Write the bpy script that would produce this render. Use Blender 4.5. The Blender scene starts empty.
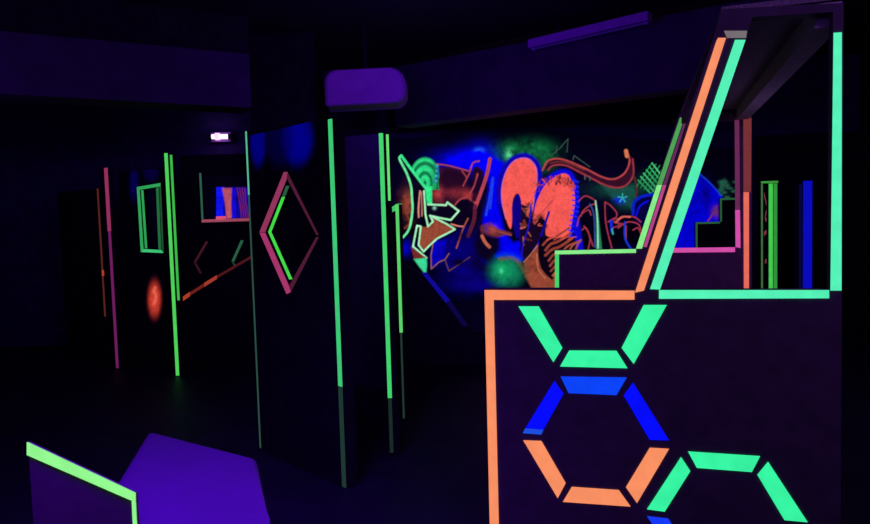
import bpy, bmesh, math, random
import numpy as np
from mathutils import Vector, Matrix
from mathutils.geometry import tessellate_polygon
random.seed(4)
S = bpy.context.scene
COL = S.collection

# ------------------------------------------------------------------ camera
F = 680.0
PITCH, ROLL, EYE = math.radians(3.4), math.radians(1.7), 1.6
fw = Vector((0, math.cos(PITCH), -math.sin(PITCH)))
r0 = Vector((1, 0, 0)); u0 = Vector((0, math.sin(PITCH), math.cos(PITCH)))
cr = r0*math.cos(ROLL) - u0*math.sin(ROLL)
cu = r0*math.sin(ROLL) + u0*math.cos(ROLL)
CAM = Vector((0, 0, EYE))
cd = bpy.data.cameras.new('camera'); cam = bpy.data.objects.new('camera', cd); COL.objects.link(cam)
m = Matrix((cr, cu, -fw)).transposed().to_4x4(); m.translation = CAM
cam.matrix_world = m
cd.sensor_width = 36; cd.lens = F/870*36; cd.clip_start = .05
S.camera = cam

# ------------------------------------------------------------------ world, view
w = bpy.data.worlds.new('world'); S.world = w; w.use_nodes = True
w.node_tree.nodes['Background'].inputs[0].default_value = (.004, .001, .012, 1)
w.node_tree.nodes['Background'].inputs[1].default_value = 1.0
S.view_settings.view_transform = 'Standard'; S.view_settings.look = 'None'
S.view_settings.exposure = 0; S.view_settings.gamma = 1; S.view_settings.use_curve_mapping = False

# ------------------------------------------------------------------ unseen black lights of the room, added fills
UV = (.22, .02, 1.0)
def area(name, loc, target, size, power, color=UV, size_y=None, spread=None):
    l = bpy.data.lights.new(name, 'AREA'); l.energy = power; l.color = color
    l.shape = 'RECTANGLE'; l.size = size; l.size_y = size_y or size
    if spread: l.spread = math.radians(spread)
    o = bpy.data.objects.new(name, l); COL.objects.link(o)
    o.location = loc; o.rotation_euler = (Vector(target)-Vector(loc)).to_track_quat('-Z', 'Y').to_euler()
    return o
area('blacklight_by_camera', (1.9, -.4, 3.3), (1.5, 2.6, 1.0), 1.2, 24, (.42, .13, 1.0), .2)
area('blacklight_over_block', (-1.1, 1.3, 3.2), (-1.1, 2.8, .4), 1.2, 15, (.17, .0, 1.0), .2, 70)
area('blacklight_room_middle', (-1.0, 4.6, 2.9), (-.8, 7.2, 3.1), 1.2, 6.5, (.25, .0, 1.0), .2)
area('blacklight_left', (-3.6, 4.0, 3.2), (-3.0, 7.0, 2.4), 1.2, 3.2, (.22, .04, 1.0), .2)
area('blacklight_right', (-.1, 5.6, 2.9), (.5, 8.2, 3.3), 1.2, 9, (.16, .0, 1.0), .2)

def bulb(name, loc, power, color=UV, rad=.4):
    l = bpy.data.lights.new(name, 'POINT'); l.energy = power; l.color = color; l.shadow_soft_size = rad
    o = bpy.data.objects.new(name, l); COL.objects.link(o); o.location = loc
bulb('fill_light', (-.6, .8, 2.6), 22, (.25, .05, 1.0))  # added fill without a fixture, lifts the dark surfaces
bulb('fill_light_left', (-4.2, 5.2, 2.6), 8, (.25, .03, 1.0))  # second added fill, lifts the left side
bulb('fill_light_in_frame', (2.75, 4.9, 1.65), 3.2, (.45, .22, 1.0), .25)  # added fill in open space between the two window walls

# ------------------------------------------------------------------ pixel helpers (870 x 524 photo)
def ray(px, py): return (fw*F + cr*(px-435) + cu*(262-py)).normalized()
def atz(px, py, z):
    d = ray(px, py); t = (z-EYE)/d.z; return CAM + d*t
def aty(px, py, y):
    d = ray(px, py); return CAM + d*(y/d.y)
def horiz(px, Y):
    """ground point (x, y) whose column at eye height sits at pixel column px, at distance Y"""
    d = ray(px, 222 - .03*(px-435)); return Vector((d.x/d.y*Y, Y))

class Plane:
    """vertical plane through two ground points a -> b (seen left to right); local coords u, z, d (towards viewer)"""
    def __init__(s, a, b):
        s.a = Vector(a[:2]); s.t = (Vector(b[:2])-s.a).normalized(); s.n = Vector((s.t.y, -s.t.x))
        s.len = (Vector(b[:2])-s.a).length
    def px(s, x, y):
        d = ray(x, y); k = (s.a.dot(s.n) - CAM.xy.dot(s.n))/d.xy.dot(s.n)
        p = CAM + d*k
        return ((p.xy-s.a).dot(s.t), p.z)
    def w(s, u, z, d=0):
        q = s.a + s.t*u + s.n*d
        return Vector((q.x, q.y, z))

# ------------------------------------------------------------------ materials
def lin(c):
    return tuple(((v/255)/12.92 if v/255 <= .04045 else ((v/255+.055)/1.055)**2.4) for v in c)
def paint(name, rgb, rough=.7, var=.35, scale=9, spec=.3, bump=.08):
    m = bpy.data.materials.new(name); m.use_nodes = True; nt = m.node_tree; b = nt.nodes['Principled BSDF']
    tc = nt.nodes.new('ShaderNodeTexCoord'); n = nt.nodes.new('ShaderNodeTexNoise'); n.inputs['Scale'].default_value = scale
    n.inputs['Detail'].default_value = 6
    r = nt.nodes.new('ShaderNodeMapRange'); r.inputs[1].default_value = .3; r.inputs[2].default_value = .7
    r.inputs[3].default_value = 1-var; r.inputs[4].default_value = 1+var*.4
    mx = nt.nodes.new('ShaderNodeMix'); mx.data_type = 'RGBA'; mx.blend_type = 'MULTIPLY'; mx.inputs[0].default_value = 1
    mx.inputs[6].default_value = (*rgb, 1)
    nt.links.new(tc.outputs['Object'], n.inputs['Vector']); nt.links.new(n.outputs['Fac'], r.inputs[0])
    nt.links.new(r.outputs[0], mx.inputs[7]); nt.links.new(mx.outputs[2], b.inputs['Base Color'])
    b.inputs['Roughness'].default_value = rough; b.inputs['Specular IOR Level'].default_value = spec
    bp = nt.nodes.new('ShaderNodeBump'); bp.inputs['Strength'].default_value = bump; bp.inputs['Distance'].default_value = .01
    n2 = nt.nodes.new('ShaderNodeTexNoise'); n2.inputs['Scale'].default_value = scale*12
    nt.links.new(tc.outputs['Object'], n2.inputs['Vector']); nt.links.new(n2.outputs['Fac'], bp.inputs['Height'])
    nt.links.new(bp.outputs[0], b.inputs['Normal'])
    return m
_glow = {}
def glow(rgb, k=1.0, var=.12):  # dim strips get a darker colour in place of weaker black light
    """fluorescent tape: gives off its own colour under the black lights"""
    key = (rgb, k)
    if key in _glow: return _glow[key]
    m = bpy.data.materials.new('fluorescent_tape'); m.use_nodes = True; nt = m.node_tree; b = nt.nodes['Principled BSDF']
    c = lin(rgb)
    b.inputs['Base Color'].default_value = (*[v*.15 for v in c], 1); b.inputs['Roughness'].default_value = .6
    tc = nt.nodes.new('ShaderNodeTexCoord'); n = nt.nodes.new('ShaderNodeTexNoise'); n.inputs['Scale'].default_value = 14
    r = nt.nodes.new('ShaderNodeMapRange'); r.inputs[1].default_value = .3; r.inputs[2].default_value = .7
    r.inputs[3].default_value = k*(1-var); r.inputs[4].default_value = k
    nt.links.new(tc.outputs['Object'], n.inputs['Vector']); nt.links.new(n.outputs['Fac'], r.inputs[0])
    nt.links.new(r.outputs[0], b.inputs['Emission Strength'])
    b.inputs['Emission Color'].default_value = (*c, 1)
    _glow[key] = m
    return m
GREEN = glow((56, 250, 165)); WGREEN = glow((86, 248, 185)); ORANGE = glow((255, 148, 100)); BLUE = glow((4, 12, 255))
PGREEN = glow((70, 215, 110)); LGREEN = glow((140, 245, 140)); PINK = glow((214, 80, 168)); SALMON = glow((235, 110, 90))
M_floor = paint('floor_paint', (.03, .02, .045), .5, .3, 3, .05, .01)
M_ceil = paint('ceiling_black', (.014, .010, .02), .9)
M_wall = paint('wall_dark_paint', (.035, .025, .06), .85)
M_mwall = paint('wall_navy_paint', (.06, .04, .16), .85)
M_bulk = paint('bulkhead_paint', (.07, .05, .11), .85, .25, 4)
M_black = paint('black_board', (.022, .018, .026), .85, .35, 9, .1)
M_bviolet = paint('violet_board_back', (.30, .18, .22), .7, .25, 12)
M_panel = paint('dark_board', (.10, .085, .10), .7, .25, 12)
M_violet = paint('violet_board', (.05, .045, .10), .7, .25, 12)
M_near = paint('near_board', (.30, .25, .28), .6, .12, 12)
M_block = paint('violet_vinyl', (.27, .10, .40), .6, .1, 5)
M_duct = paint('duct_white', (.52, .34, .62), .7, .12, 5)
M_grey = paint('grey_beam', (.62, .62, .52), .8, .3, 60)
M_dgrey = paint('roof_board', (.34, .36, .30), .8, .5, 90)
M_metal = paint('fixture_enamel', (.5, .2, .75), .5, .1)

# ------------------------------------------------------------------ mesh helpers
def obj(name, bm, mat, parent=None, label=None):
    me = bpy.data.meshes.new(name); bmesh.ops.recalc_face_normals(bm, faces=bm.faces[:]); bm.to_mesh(me); bm.free()
    me.materials.append(mat)
    o = bpy.data.objects.new(name, me); COL.objects.link(o)
    if parent: o.parent = parent; o.matrix_parent_inverse = Matrix.Translation(-Vector(parent.location))
    if label: o['label'] = label
    return o
def tag(o, label, cat, group=None):
    o['label'] = label; o['category'] = cat
    if group: o['group'] = group
    return o
def thing(name, label, cat, loc, group=None):
    o = bpy.data.objects.new(name, None); COL.objects.link(o); o.location = loc; o.empty_display_size = .1
    return tag(o, label, cat, group)
def struct(o): o['kind'] = 'structure'; return o
def box_bm(lo, hi, bm=None):
    bm = bm or bmesh.new(); x0, y0, z0 = lo; x1, y1, z1 = hi
    v = [bm.verts.new(p) for p in ((x0,y0,z0),(x1,y0,z0),(x1,y1,z0),(x0,y1,z0),(x0,y0,z1),(x1,y0,z1),(x1,y1,z1),(x0,y1,z1))]
    for f in ((3,2,1,0),(4,5,6,7),(0,1,5,4),(1,2,6,5),(2,3,7,6),(3,0,4,7)): bm.faces.new([v[i] for i in f])
    return bm
def prism(loops, fmap, d0, d1, bm=None):
    """polygon with holes (lists of (u,z)), fmap(u,z,d)->world, extruded d0..d1"""
    bm = bm or bmesh.new()
    tris = tessellate_polygon([[Vector((u, z, 0)) for u, z in l] for l in loops])
    flat = [p for l in loops for p in l]
    A = [bm.verts.new(fmap(u, z, d0)) for u, z in flat]; B = [bm.verts.new(fmap(u, z, d1)) for u, z in flat]
    for t in tris:
        bm.faces.new([A[i] for i in t]); bm.faces.new([B[i] for i in reversed(t)])
    k = 0
    for l in loops:
        n = len(l)
        for i in range(n):
            a, b = k+i, k+(i+1) % n
            bm.faces.new((A[a], A[b], B[b], B[a]))
        k += n
    return bm
def board(pl, loops, mat, parent, name='board', th=.06, label=None, d1=0):
    return obj(name, prism(loops, pl.w, -th, d1), mat, parent, label)
def tape(pl, quad, mat, parent, label=None, name='tape_strip', d=.004, px=True):
    q = [pl.px(*p) for p in quad] if px else quad
    return obj(name, prism([q], pl.w, .0005, d), mat, parent, label)
def vtape(pl, u, wd, z0, z1, mat, parent, label=None, d=.004):
    return tape(pl, [(u, z0), (u+wd, z0), (u+wd, z1), (u, z1)], mat, parent, label, px=False, d=d)
def beam(a, b, wd, ht, mat, name, parent=None, label=None):
    a, b = Vector(a), Vector(b); t = (b-a).normalized(); s = t.cross(Vector((0, 0, 1))).normalized()*wd/2; h = Vector((0, 0, -ht))
    bm = bmesh.new(); v = []
    for p in (a, b):
        v += [bm.verts.new(q) for q in (p-s, p+s, p+s+h, p-s+h)]
    for f in ((0,1,2,3),(7,6,5,4),(0,4,5,1),(1,5,6,2),(2,6,7,3),(3,7,4,0)): bm.faces.new([v[i] for i in f])
    return obj(name, bm, mat, parent, label)

# ------------------------------------------------------------------ room shell
CZ = 3.75; X0, X1, Y0, Y1 = -6.6, 6.0, -2.5, 9.6
struct(obj('floor', box_bm((X0-.1, Y0-.1, -.1), (X1+.1, Y1+.1, 0)), M_floor))
struct(obj('ceiling', box_bm((X0-.1, Y0-.1, CZ), (X1+.1, Y1+.1, CZ+.1)), M_ceil))
struct(obj('wall_back', box_bm((X0, Y1, 0), (X1, Y1+.1, CZ)), M_mwall))
struct(obj('wall_left', box_bm((X0-.1, Y0, 0), (X0, Y1+.1, CZ)), M_wall))
struct(obj('wall_right', box_bm((X1, Y0, 0), (X1+.1, Y1+.1, CZ)), M_black))
struct(obj('wall_front', box_bm((X0, Y0-.1, 0), (X1, Y0, CZ)), M_black))
# bulkheads hanging under the ceiling
def bulkhead(name, a, b, z0, z1, th, mat):
    pl = Plane(a, b); return struct(obj(name, prism([[(0, z0), (pl.len, z0), (pl.len, z1), (0, z1)]], pl.w, -th, 0), mat))
bl0 = horiz(-60, 5.75); bl1 = horiz(257, 7.05)
bulkhead('trim_1', bl0, bl1, 2.82, 3.36, .4, M_bulk)
bulkhead('trim_2', horiz(-60, 5.80), horiz(257, 7.10), 3.36, CZ, .3, M_black)
bulkhead('trim_3', horiz(398, 9.0), horiz(790, 6.4), 2.86, 3.62, .3, M_bulk)
c = horiz(291, 7.9)
struct(obj('trim_4', box_bm((c.x-.37, 7.75, 0), (c.x+.37, 8.3, CZ)), M_black))

# ------------------------------------------------------------------ foreground wall with hexagons (right)
A = Plane(horiz(486, 3.26), horiz(828, 2.80))
base = A.w(A.px(660, 300)[0], 0)
fa = thing('hexagon_partition', 'large dark foreground partition wall with taped hexagons below a slanted window opening', 'partition', base)
ul = A.px(485, 289)[0]; zs = A.px(560, 289.3)[1]; ur = A.px(842, 292)[0]
zt = A.px(722, 9)[1]
outer = [(ul, 0), (ur, 0), (ur, A.px(842, 3)[1]), A.px(722, 9), A.px(633.5, 289), (ul, zs)]
hole = [A.px(660, 290), A.px(830.5, 290), A.px(833, 12), A.px(752, 17), A.px(747, 37)]
board(A, [outer, hole], M_panel, fa, 'wall_board', .07)
tape(A, [(484.6, 290), (493.5, 290), (499, 530), (501, 560), (492, 560), (490, 530)], ORANGE, fa, 'orange tape down the left edge')
tape(A, [(493.6, 290), (634.5, 290.6), (634.5, 299.6), (493.6, 299.8)], ORANGE, fa, 'orange tape along the top edge')
tape(A, [(635, 292.5), (716, 42), (718, 38), (726, 38), (644, 290.5)], ORANGE, fa, 'orange tape up the slanted edge')
tape(A, [(650, 289), (735, 40), (745.5, 40), (660, 289.5)], WGREEN, fa, 'green tape along the slanted window edge')
tape(A, [(659, 290), (829, 290), (829, 298.2), (659, 298.7)], WGREEN, fa, 'green tape under the window opening')
tape(A, [(833.5, 33), (841.6, 32.5), (841.3, 290.5), (830.3, 290.5)], WGREEN, fa, 'green tape down the right window edge')
tape(A, [(724, 31), (747, 31), (746, 38), (727, 38)], glow((120, 112, 112)), fa, 'grey tape at the top corner')
HEX = [
 (GREEN, 'green', [(518.6,306.3),(538.7,306.3),(562.4,347.8),(553.5,362.1)]),
 (GREEN, 'green', [(569.3,350.4),(616.5,350.7),(627.4,368.1),(560.1,366.4)]),
 (GREEN, 'green', [(643.7,304.9),(666.8,304.9),(633.7,363.8),(621.6,347.8)]),
 (glow((10, 70, 250)), 'mid blue', [(560.7,376.4),(626.8,377.3),(616.5,395),(568.7,393)]),
 (BLUE, 'deep blue', [(554.4,380.7),(563.6,393.6),(543.6,429.5),(525.5,428)]),
 (glow((30, 80, 225)), 'paler blue tip', [(525.2,428.3),(543.4,429.8),(541.4,434.4),(522.9,433)]),
 (BLUE, 'deep blue', [(633,382.4),(669,440.2),(649.7,439.7),(623.6,395.3)]),
 (ORANGE, 'orange', [(523.4,440.2),(541.4,440.8),(565.7,483),(557.8,497.9)]),
 (ORANGE, 'orange', [(571.8,486.7),(618.8,489.9),(630.5,506.3),(563,501.6)]),
 (ORANGE, 'orange', [(649.8,447.6),(669,448.7),(637,502.9),(626,487)]),
 (GREEN, 'green', [(681,456.9),(690.3,470.9),(664.7,511.4),(647,509)]),
 (GREEN, 'green', [(688,451.3),(760,456),(751.7,471.8),(696.8,467.6)]),
 (GREEN, 'green', [(768,461.6),(807.6,522),(784.3,519.8),(757.3,474.6)]),
 (glow((20, 60, 250)), 'mid blue', [(647,516),(668,518.4),(692,555),(683,568)]),
]
for mt, nm, q in HEX: tape(A, q, mt, fa, nm+' hexagon segment', 'hexagon_segment')

# ------------------------------------------------------------------ matching wall further back
B = Plane(horiz(557, 7.0), horiz(745, 6.25))
fb = thing('slanted_window_partition', 'smaller dark partition behind the foreground wall, green tape outline and pink taped window', 'partition', B.w(B.px(680, 250)[0], 0))
bl_ = B.px(555, 250)[0]; br_ = B.px(752, 250)[0]; zb = B.px(600, 249.6)[1]
outer = [(bl_, 0), (br_, 0), (br_, B.px(752, 113)[1]), B.px(679, 113), B.px(636, 249), (bl_, zb)]
hole = [B.px(652, 248), B.px(735, 248), B.px(735, 121), B.px(695, 120)]
board(B, [outer, hole], M_bviolet, fb, 'wall_board', .07)
tape(B, [(555, 250.6), (636, 249), (636, 252.8), (555, 254.4)], LGREEN, fb, 'pale green tape along the top')
tape(B, [(555, 254.6), (559, 254.5), (559, 330), (555, 330)], PGREEN, fb, 'green tape down the left edge')
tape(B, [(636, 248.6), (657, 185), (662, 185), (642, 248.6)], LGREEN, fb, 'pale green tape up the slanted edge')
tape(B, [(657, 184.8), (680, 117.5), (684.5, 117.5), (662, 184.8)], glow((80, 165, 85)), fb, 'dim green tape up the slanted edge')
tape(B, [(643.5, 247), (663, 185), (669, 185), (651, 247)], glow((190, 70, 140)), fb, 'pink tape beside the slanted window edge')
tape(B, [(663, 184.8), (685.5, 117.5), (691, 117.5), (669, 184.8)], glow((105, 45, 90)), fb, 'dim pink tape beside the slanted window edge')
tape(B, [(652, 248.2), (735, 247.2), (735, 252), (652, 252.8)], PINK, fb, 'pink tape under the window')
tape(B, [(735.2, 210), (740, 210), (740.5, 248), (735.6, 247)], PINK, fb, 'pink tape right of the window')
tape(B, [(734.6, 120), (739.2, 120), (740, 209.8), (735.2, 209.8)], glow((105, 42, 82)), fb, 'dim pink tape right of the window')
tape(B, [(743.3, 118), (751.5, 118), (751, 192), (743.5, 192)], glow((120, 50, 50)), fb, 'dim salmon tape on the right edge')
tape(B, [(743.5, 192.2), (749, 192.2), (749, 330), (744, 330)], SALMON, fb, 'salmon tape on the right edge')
# roof frame joining both walls
fr = thing('canopy_frame', 'dark roof boards and grey beams joining the two slanted window walls', 'roof', A.w(A.px(790, 5)[0], zt, -.1))
p = lambda pl, x, y, d=0: pl.w(*pl.px(x, y), d)
a0 = p(A, 723, 9.5, -.075); a1 = p(A, 837, 3, -.075); b0 = p(B, 681, 114, .02); b1 = p(B, 748, 113, .02)
for q in (a0, a1): q.z = zt
for q in (b0, b1): q.z = B.px(700, 113)[1]
bm = bmesh.new()
v = [bm.verts.new(q+Vector((0, 0, dz))) for dz in (.03, 0.005) for q in (a0, a1, b1, b0)]
for f in ((0,1,2,3),(7,6,5,4),(0,4,5,1),(1,5,6,2),(2,6,7,3),(3,7,4,0)): bm.faces.new([v[i] for i in f])
obj('roof_board', bm, M_dgrey, fr)
beam(a0+Vector((.03, .02, 0)), b0+Vector((.03, -.02, 0)), .06, .09, M_panel, 'side_beam', fr, 'thin dark side beam')
beam(a1+Vector((-.005, .02, 0)), b1+Vector((-.06, -.02, 0)), .10, .10, M_grey, 'side_beam', fr, 'wide grey side beam')

# ------------------------------------------------------------------ stepped barricade and posts behind the windows
Sp = Plane(horiz(655, 8.3), horiz(745, 8.1))
st = thing('stepped_barricade', 'black stair-shaped barricade edged in dim green tape, seen through the pink window', 'barricade', Sp.w(Sp.px(720, 240)[0], 0))
us = [Sp.px(x, 223)[0] for x in (695.5, 720, 752)]; z1 = Sp.px(708, 222)[1]; z2 = Sp.px(730, 198)[1]
board(Sp, [[(us[0], 0), (us[2], 0), (us[2], z2), (us[1], z2), (us[1], z1), (us[0], z1)]], M_black, st, 'barricade_board', .08)
dg = glow((38, 90, 55))
vtape(Sp, us[0], .022, 1.0, z1, dg, st); vtape(Sp, us[1], .022, z1, z2, dg, st)
tape(Sp, [(us[0]+.023, z1-.022), (us[1], z1-.022), (us[1], z1), (us[0]+.023, z1)], dg, st, px=False)
tape(Sp, [(us[1]+.023, z2-.022), (us[2], z2-.022), (us[2], z2), (us[1]+.023, z2)], dg, st, px=False)

def post(name, label, cat, pl, x0, x1, ytop, mat, th=.1):
    t = thing(name, label, cat, pl.w(pl.px((x0+x1)/2, 230)[0], 0))
    ua, ub = pl.px(x0, 235)[0], pl.px(x1, 235)[0]; zt_ = pl.px((x0+x1)/2, ytop)[1]
    board(pl, [[(ua, 0), (ub, 0), (ub, zt_), (ua, zt_)]], mat, t, 'post_board', th)
    return t, ua, ub, zt_
P1 = Plane(horiz(755, 8.0), horiz(830, 7.9))
t = thing('narrow_upright_frame', 'narrow black upright frame edged in green tape, seen through the foreground window', 'frame', P1.w(P1.px(770, 230)[0], 0))
ua, ub = P1.px(761, 235)[0], P1.px(778, 235)[0]; zt_ = P1.px(770, 181)[1]
h0, h1 = P1.px(763.5, 235)[0], P1.px(768, 235)[0]
board(P1, [[(ua, 0), (ub, 0), (ub, zt_), (ua, zt_)], [(h0, .7), (h1, .7), (h1, zt_-.045), (h0, zt_-.045)]], M_black, t, 'frame_board', .05)
k = ub-ua
vtape(P1, ua, .02, .3, zt_-.03, glow((60, 110, 60)), t, 'dim green tape on the left edge')
tape(P1, [(ua, zt_-.025), (ub, zt_-.025), (ub, zt_), (ua, zt_)], glow((60, 150, 60)), t, 'green tape across the top', px=False)
vtape(P1, h1+.008, .045, .3, zt_-.03, glow((70, 205, 80)), t, 'bright green tape')
vtape(P1, ub-.05, .04, .3, zt_-.03, glow((52, 150, 60)), t, 'green tape on the right edge')
t, ua, ub, zt_ = post('blue_post', 'black upright post with wide blue tape, right of the narrow green frame', 'post', P1, 798, 814, 180, M_black)
vtape(P1, P1.px(803, 235)[0], P1.px(812, 235)[0]-P1.px(803, 235)[0], .2, zt_-.01, glow((8, 12, 190)), t, 'wide blue tape')
vtape(P1, ua+.01, .03, .3, zt_-.04, glow((6, 4, 60)), t, 'dark blue tape')  # glow of the wide tape on the post, put in as a dim strip
# far shelter wall that keeps the back of the right side dark
Q = Plane(horiz(757, 9.0), horiz(880, 8.8))
t = thing('black_divider', 'plain black divider wall behind the green frame and the blue post', 'divider', Q.w(.8, 0))
board(Q, [[(0, 0), (Q.len, 0), (Q.len, 2.6), (0, 2.6)]], M_black, t, 'divider_board', .08)
for pts in ([(764, 192), (767, 205)], [(767, 206), (765, 215)], [(765, 216), (768.5, 222)], [(764, 232), (768, 228)], [(765, 260), (768.5, 256)], [(801.5, 186), (804, 189)], [(801, 202), (804, 199)]):
    (xa, ya), (xb, yb) = pts
    tape(Q, [(xa, ya), (xb, yb), (xb, yb+4), (xa, ya+4)], glow((130, 50, 62)), t, 'dim pink paint dab', 'paint_dab')

# ------------------------------------------------------------------ diamond panel
D = Plane(horiz(252, 4.77), horiz(332.5, 4.05))
t = thing('diamond_panel', 'tall black panel with a diamond-shaped hole outlined in pink tape', 'panel', D.w(D.len/2, 0))
uL = D.px(246.5, 150)[0]; uR = D.px(333.5, 150)[0]; uR = max(uR, D.px(333.5,200)[0])
zl, zr = D.px(248, 131)[1], D.px(331, 119)[1]
dia = [D.px(286, 183), D.px(268, 232), D.px(290, 281), D.px(315, 236)]
dia = [D.px(287, 179), D.px(266.5, 232), D.px(289.5, 284), D.px(316.5, 236)]
board(D, [[(uL, 0), (uR, 0), (uR, zr), (uL, zl)], dia], M_black, t, 'panel_board', .085)
vtape(D, uL, .017, .02, D.px(249, 195)[1], glow((44, 80, 66)), t, 'faded green tape on the left edge')  # weak black light on this edge is put into the tape colour
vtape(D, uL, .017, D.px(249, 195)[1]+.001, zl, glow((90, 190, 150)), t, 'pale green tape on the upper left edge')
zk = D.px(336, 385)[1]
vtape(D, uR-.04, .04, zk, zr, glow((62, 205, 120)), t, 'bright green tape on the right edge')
vtape(D, uR-.04, .04, .01, zk-.002, glow((30, 58, 48)), t, 'shaded green tape low on the right edge')  # same tape, its black-light shadow put into a darker colour
pk = glow((150, 54, 92)); dp = glow((78, 28, 50))
tape(D, [(284.3, 172), (260, 232), (265.3, 232), (286.5, 180), (287.7, 172)], pk, t, 'pink tape on the upper left side of the diamond')
tape(D, [(260, 232.6), (287, 294), (291, 292), (289, 285.5), (265.3, 232.6)], glow((168, 54, 108)), t, 'pink tape on the lower left side of the diamond')
tape(D, [(288, 173), (287.3, 178.5), (317, 235), (318.8, 235)], dp, t, 'thin dim pink tape on the upper right side of the diamond')
tape(D, [(319, 237), (316.6, 237), (290, 285), (291.4, 291)], dp, t, 'thin dim pink tape on the lower right side of the diamond')
# green tape round the back rim of the hole, on the inner faces
def rim(a, b, s0, s1, mat, lab):
    ua_, za = a; ub_, zb_ = b
    bm = bmesh.new(); cx = sum(q[0] for q in dia)/4; cz = sum(q[1] for q in dia)/4
    n = Vector((zb_-za, -(ub_-ua_))).normalized()
    if n.dot(Vector((cx-ua_, cz-za))) < 0: n = -n
    pts = []
    for f in (s0, s1):
        u, z = ua_+(ub_-ua_)*f, za+(zb_-za)*f
        for d in (-.034, -.012):
            for o in (.0005, .004): pts.append(bm.verts.new(D.w(u+n.x*o, z+n.y*o, d)))
    for f in ((0,1,3,2),(4,6,7,5),(0,4,5,1),(2,3,7,6),(0,2,6,4),(1,5,7,3)): bm.faces.new([pts[i] for i in f])
    obj('tape_strip', bm, mat, t, lab)
gi = glow((70, 225, 75))
def backrim(quad, lab): 
    q = [D.px(*c_) for c_ in quad]
    obj('tape_strip', prism([q], D.w, -.158, -.150), gi, t, lab)
rim(dia[0], dia[1], .12, .32, glow((44, 92, 66)), 'dim green tape inside the upper left of the hole')
rim(dia[0], dia[1], .325, 1, gi, 'green tape inside the upper left of the hole')
rim(dia[1], dia[2], 0, .92, gi, 'green tape inside the lower left of the hole')

# violet-dark panel right of it
G = Plane(horiz(322, 6.85), horiz(384, 6.5))
t = thing('plain_panel', 'plain dark violet panel between the diamond panel and the green taped post', 'panel', G.w(G.len/2, 0))
board(G, [[(0, 0), (G.len, 0), (G.len, 2.45), (0, 2.45)]], M_violet, t, 'panel_board', .05)

# tall post with two tapes
K = Plane(horiz(383, 4.6), horiz(392, 4.6))
t, ua, ub, zt_ = post('tall_green_post', 'tall black post with two vertical green tapes, left of the graffiti', 'post', K, 382.2, 392.2, 133, M_black, .06)
zk = K.px(388, 398)[1]
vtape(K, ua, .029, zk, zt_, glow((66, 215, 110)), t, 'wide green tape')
vtape(K, ua+.002, .025, .02, zk-.002, glow((24, 44, 36)), t, 'shaded green tape near the floor')  # lower run of the tape, black-light shadow painted into its colour
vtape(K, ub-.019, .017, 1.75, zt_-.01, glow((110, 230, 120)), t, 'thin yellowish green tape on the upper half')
# low panel nearly edge-on
e0 = horiz(397.5, 5.42); e1 = horiz(388.5, 7.6)
E = Plane(e1, e0)
t = thing('edge_on_barricade', 'low black barricade seen edge-on with green tape, right of the tall green post', 'barricade', (e0.x, e0.y, 0))
board(E, [[(0, 0), (E.len, 0), (E.len, 1.745), (0, 1.745)]], M_black, t, 'barricade_board', .04)
En = Plane(E.w(E.len, 0, -.04)+Vector((0, -.002, 0)), E.w(E.len, 0, .006)+Vector((0, -.002, 0)))
En = Plane((e0.x-.02, e0.y-.004), (e0.x+.03, e0.y-.004))
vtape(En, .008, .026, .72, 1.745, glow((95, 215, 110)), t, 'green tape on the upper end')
vtape(En, .012, .016, .02, .718, glow((34, 56, 48)), t, 'dim tape on the lower end')  # lower run darkened in colour for weaker black light
q = [E.w(0, 1.746, 0), E.w(E.len, 1.746, 0), E.w(E.len, 1.746, -.04), E.w(0, 1.746, -.04)]
bm = bmesh.new(); v = [bm.verts.new(x) for x in q] + [bm.verts.new(x+Vector((0, 0, .004))) for x in q]
for f in ((0,1,2,3),(7,6,5,4),(0,4,5,1),(1,5,6,2),(2,6,7,3),(3,7,4,0)): bm.faces.new([v[i] for i in f])
obj('tape_strip', bm, glow((70, 200, 105)), t, 'green tape along the top edge')
vtape(E, E.len-.9, .9, 1.70, 1.745, glow((70, 200, 105)), t, 'green tape on the side of the top edge')

# sloped barricade with blue tape in front of the mural
Bs = Plane(horiz(399, 7.6), horiz(560, 7.3))
t = thing('blue_edged_barricade', 'low black barricade with dim blue tape down its sloping top, below the graffiti', 'barricade', Bs.w(.9, 0))
board(Bs, [[(0, 0), (Bs.len, 0), Bs.px(560, 322), Bs.px(474, 332), Bs.px(425, 276), Bs.px(400, 262)]], M_wall, t, 'barricade_board', .06)
tape(Bs, [(422, 273), (426, 272), (450, 300), (446, 303)], glow((14, 10, 150)), t, 'blue tape on the slope')
tape(Bs, [(446.2, 303.2), (450.2, 300.2), (468, 326), (463, 326)], glow((10, 5, 70)), t, 'dark blue tape on the slope')

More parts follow.
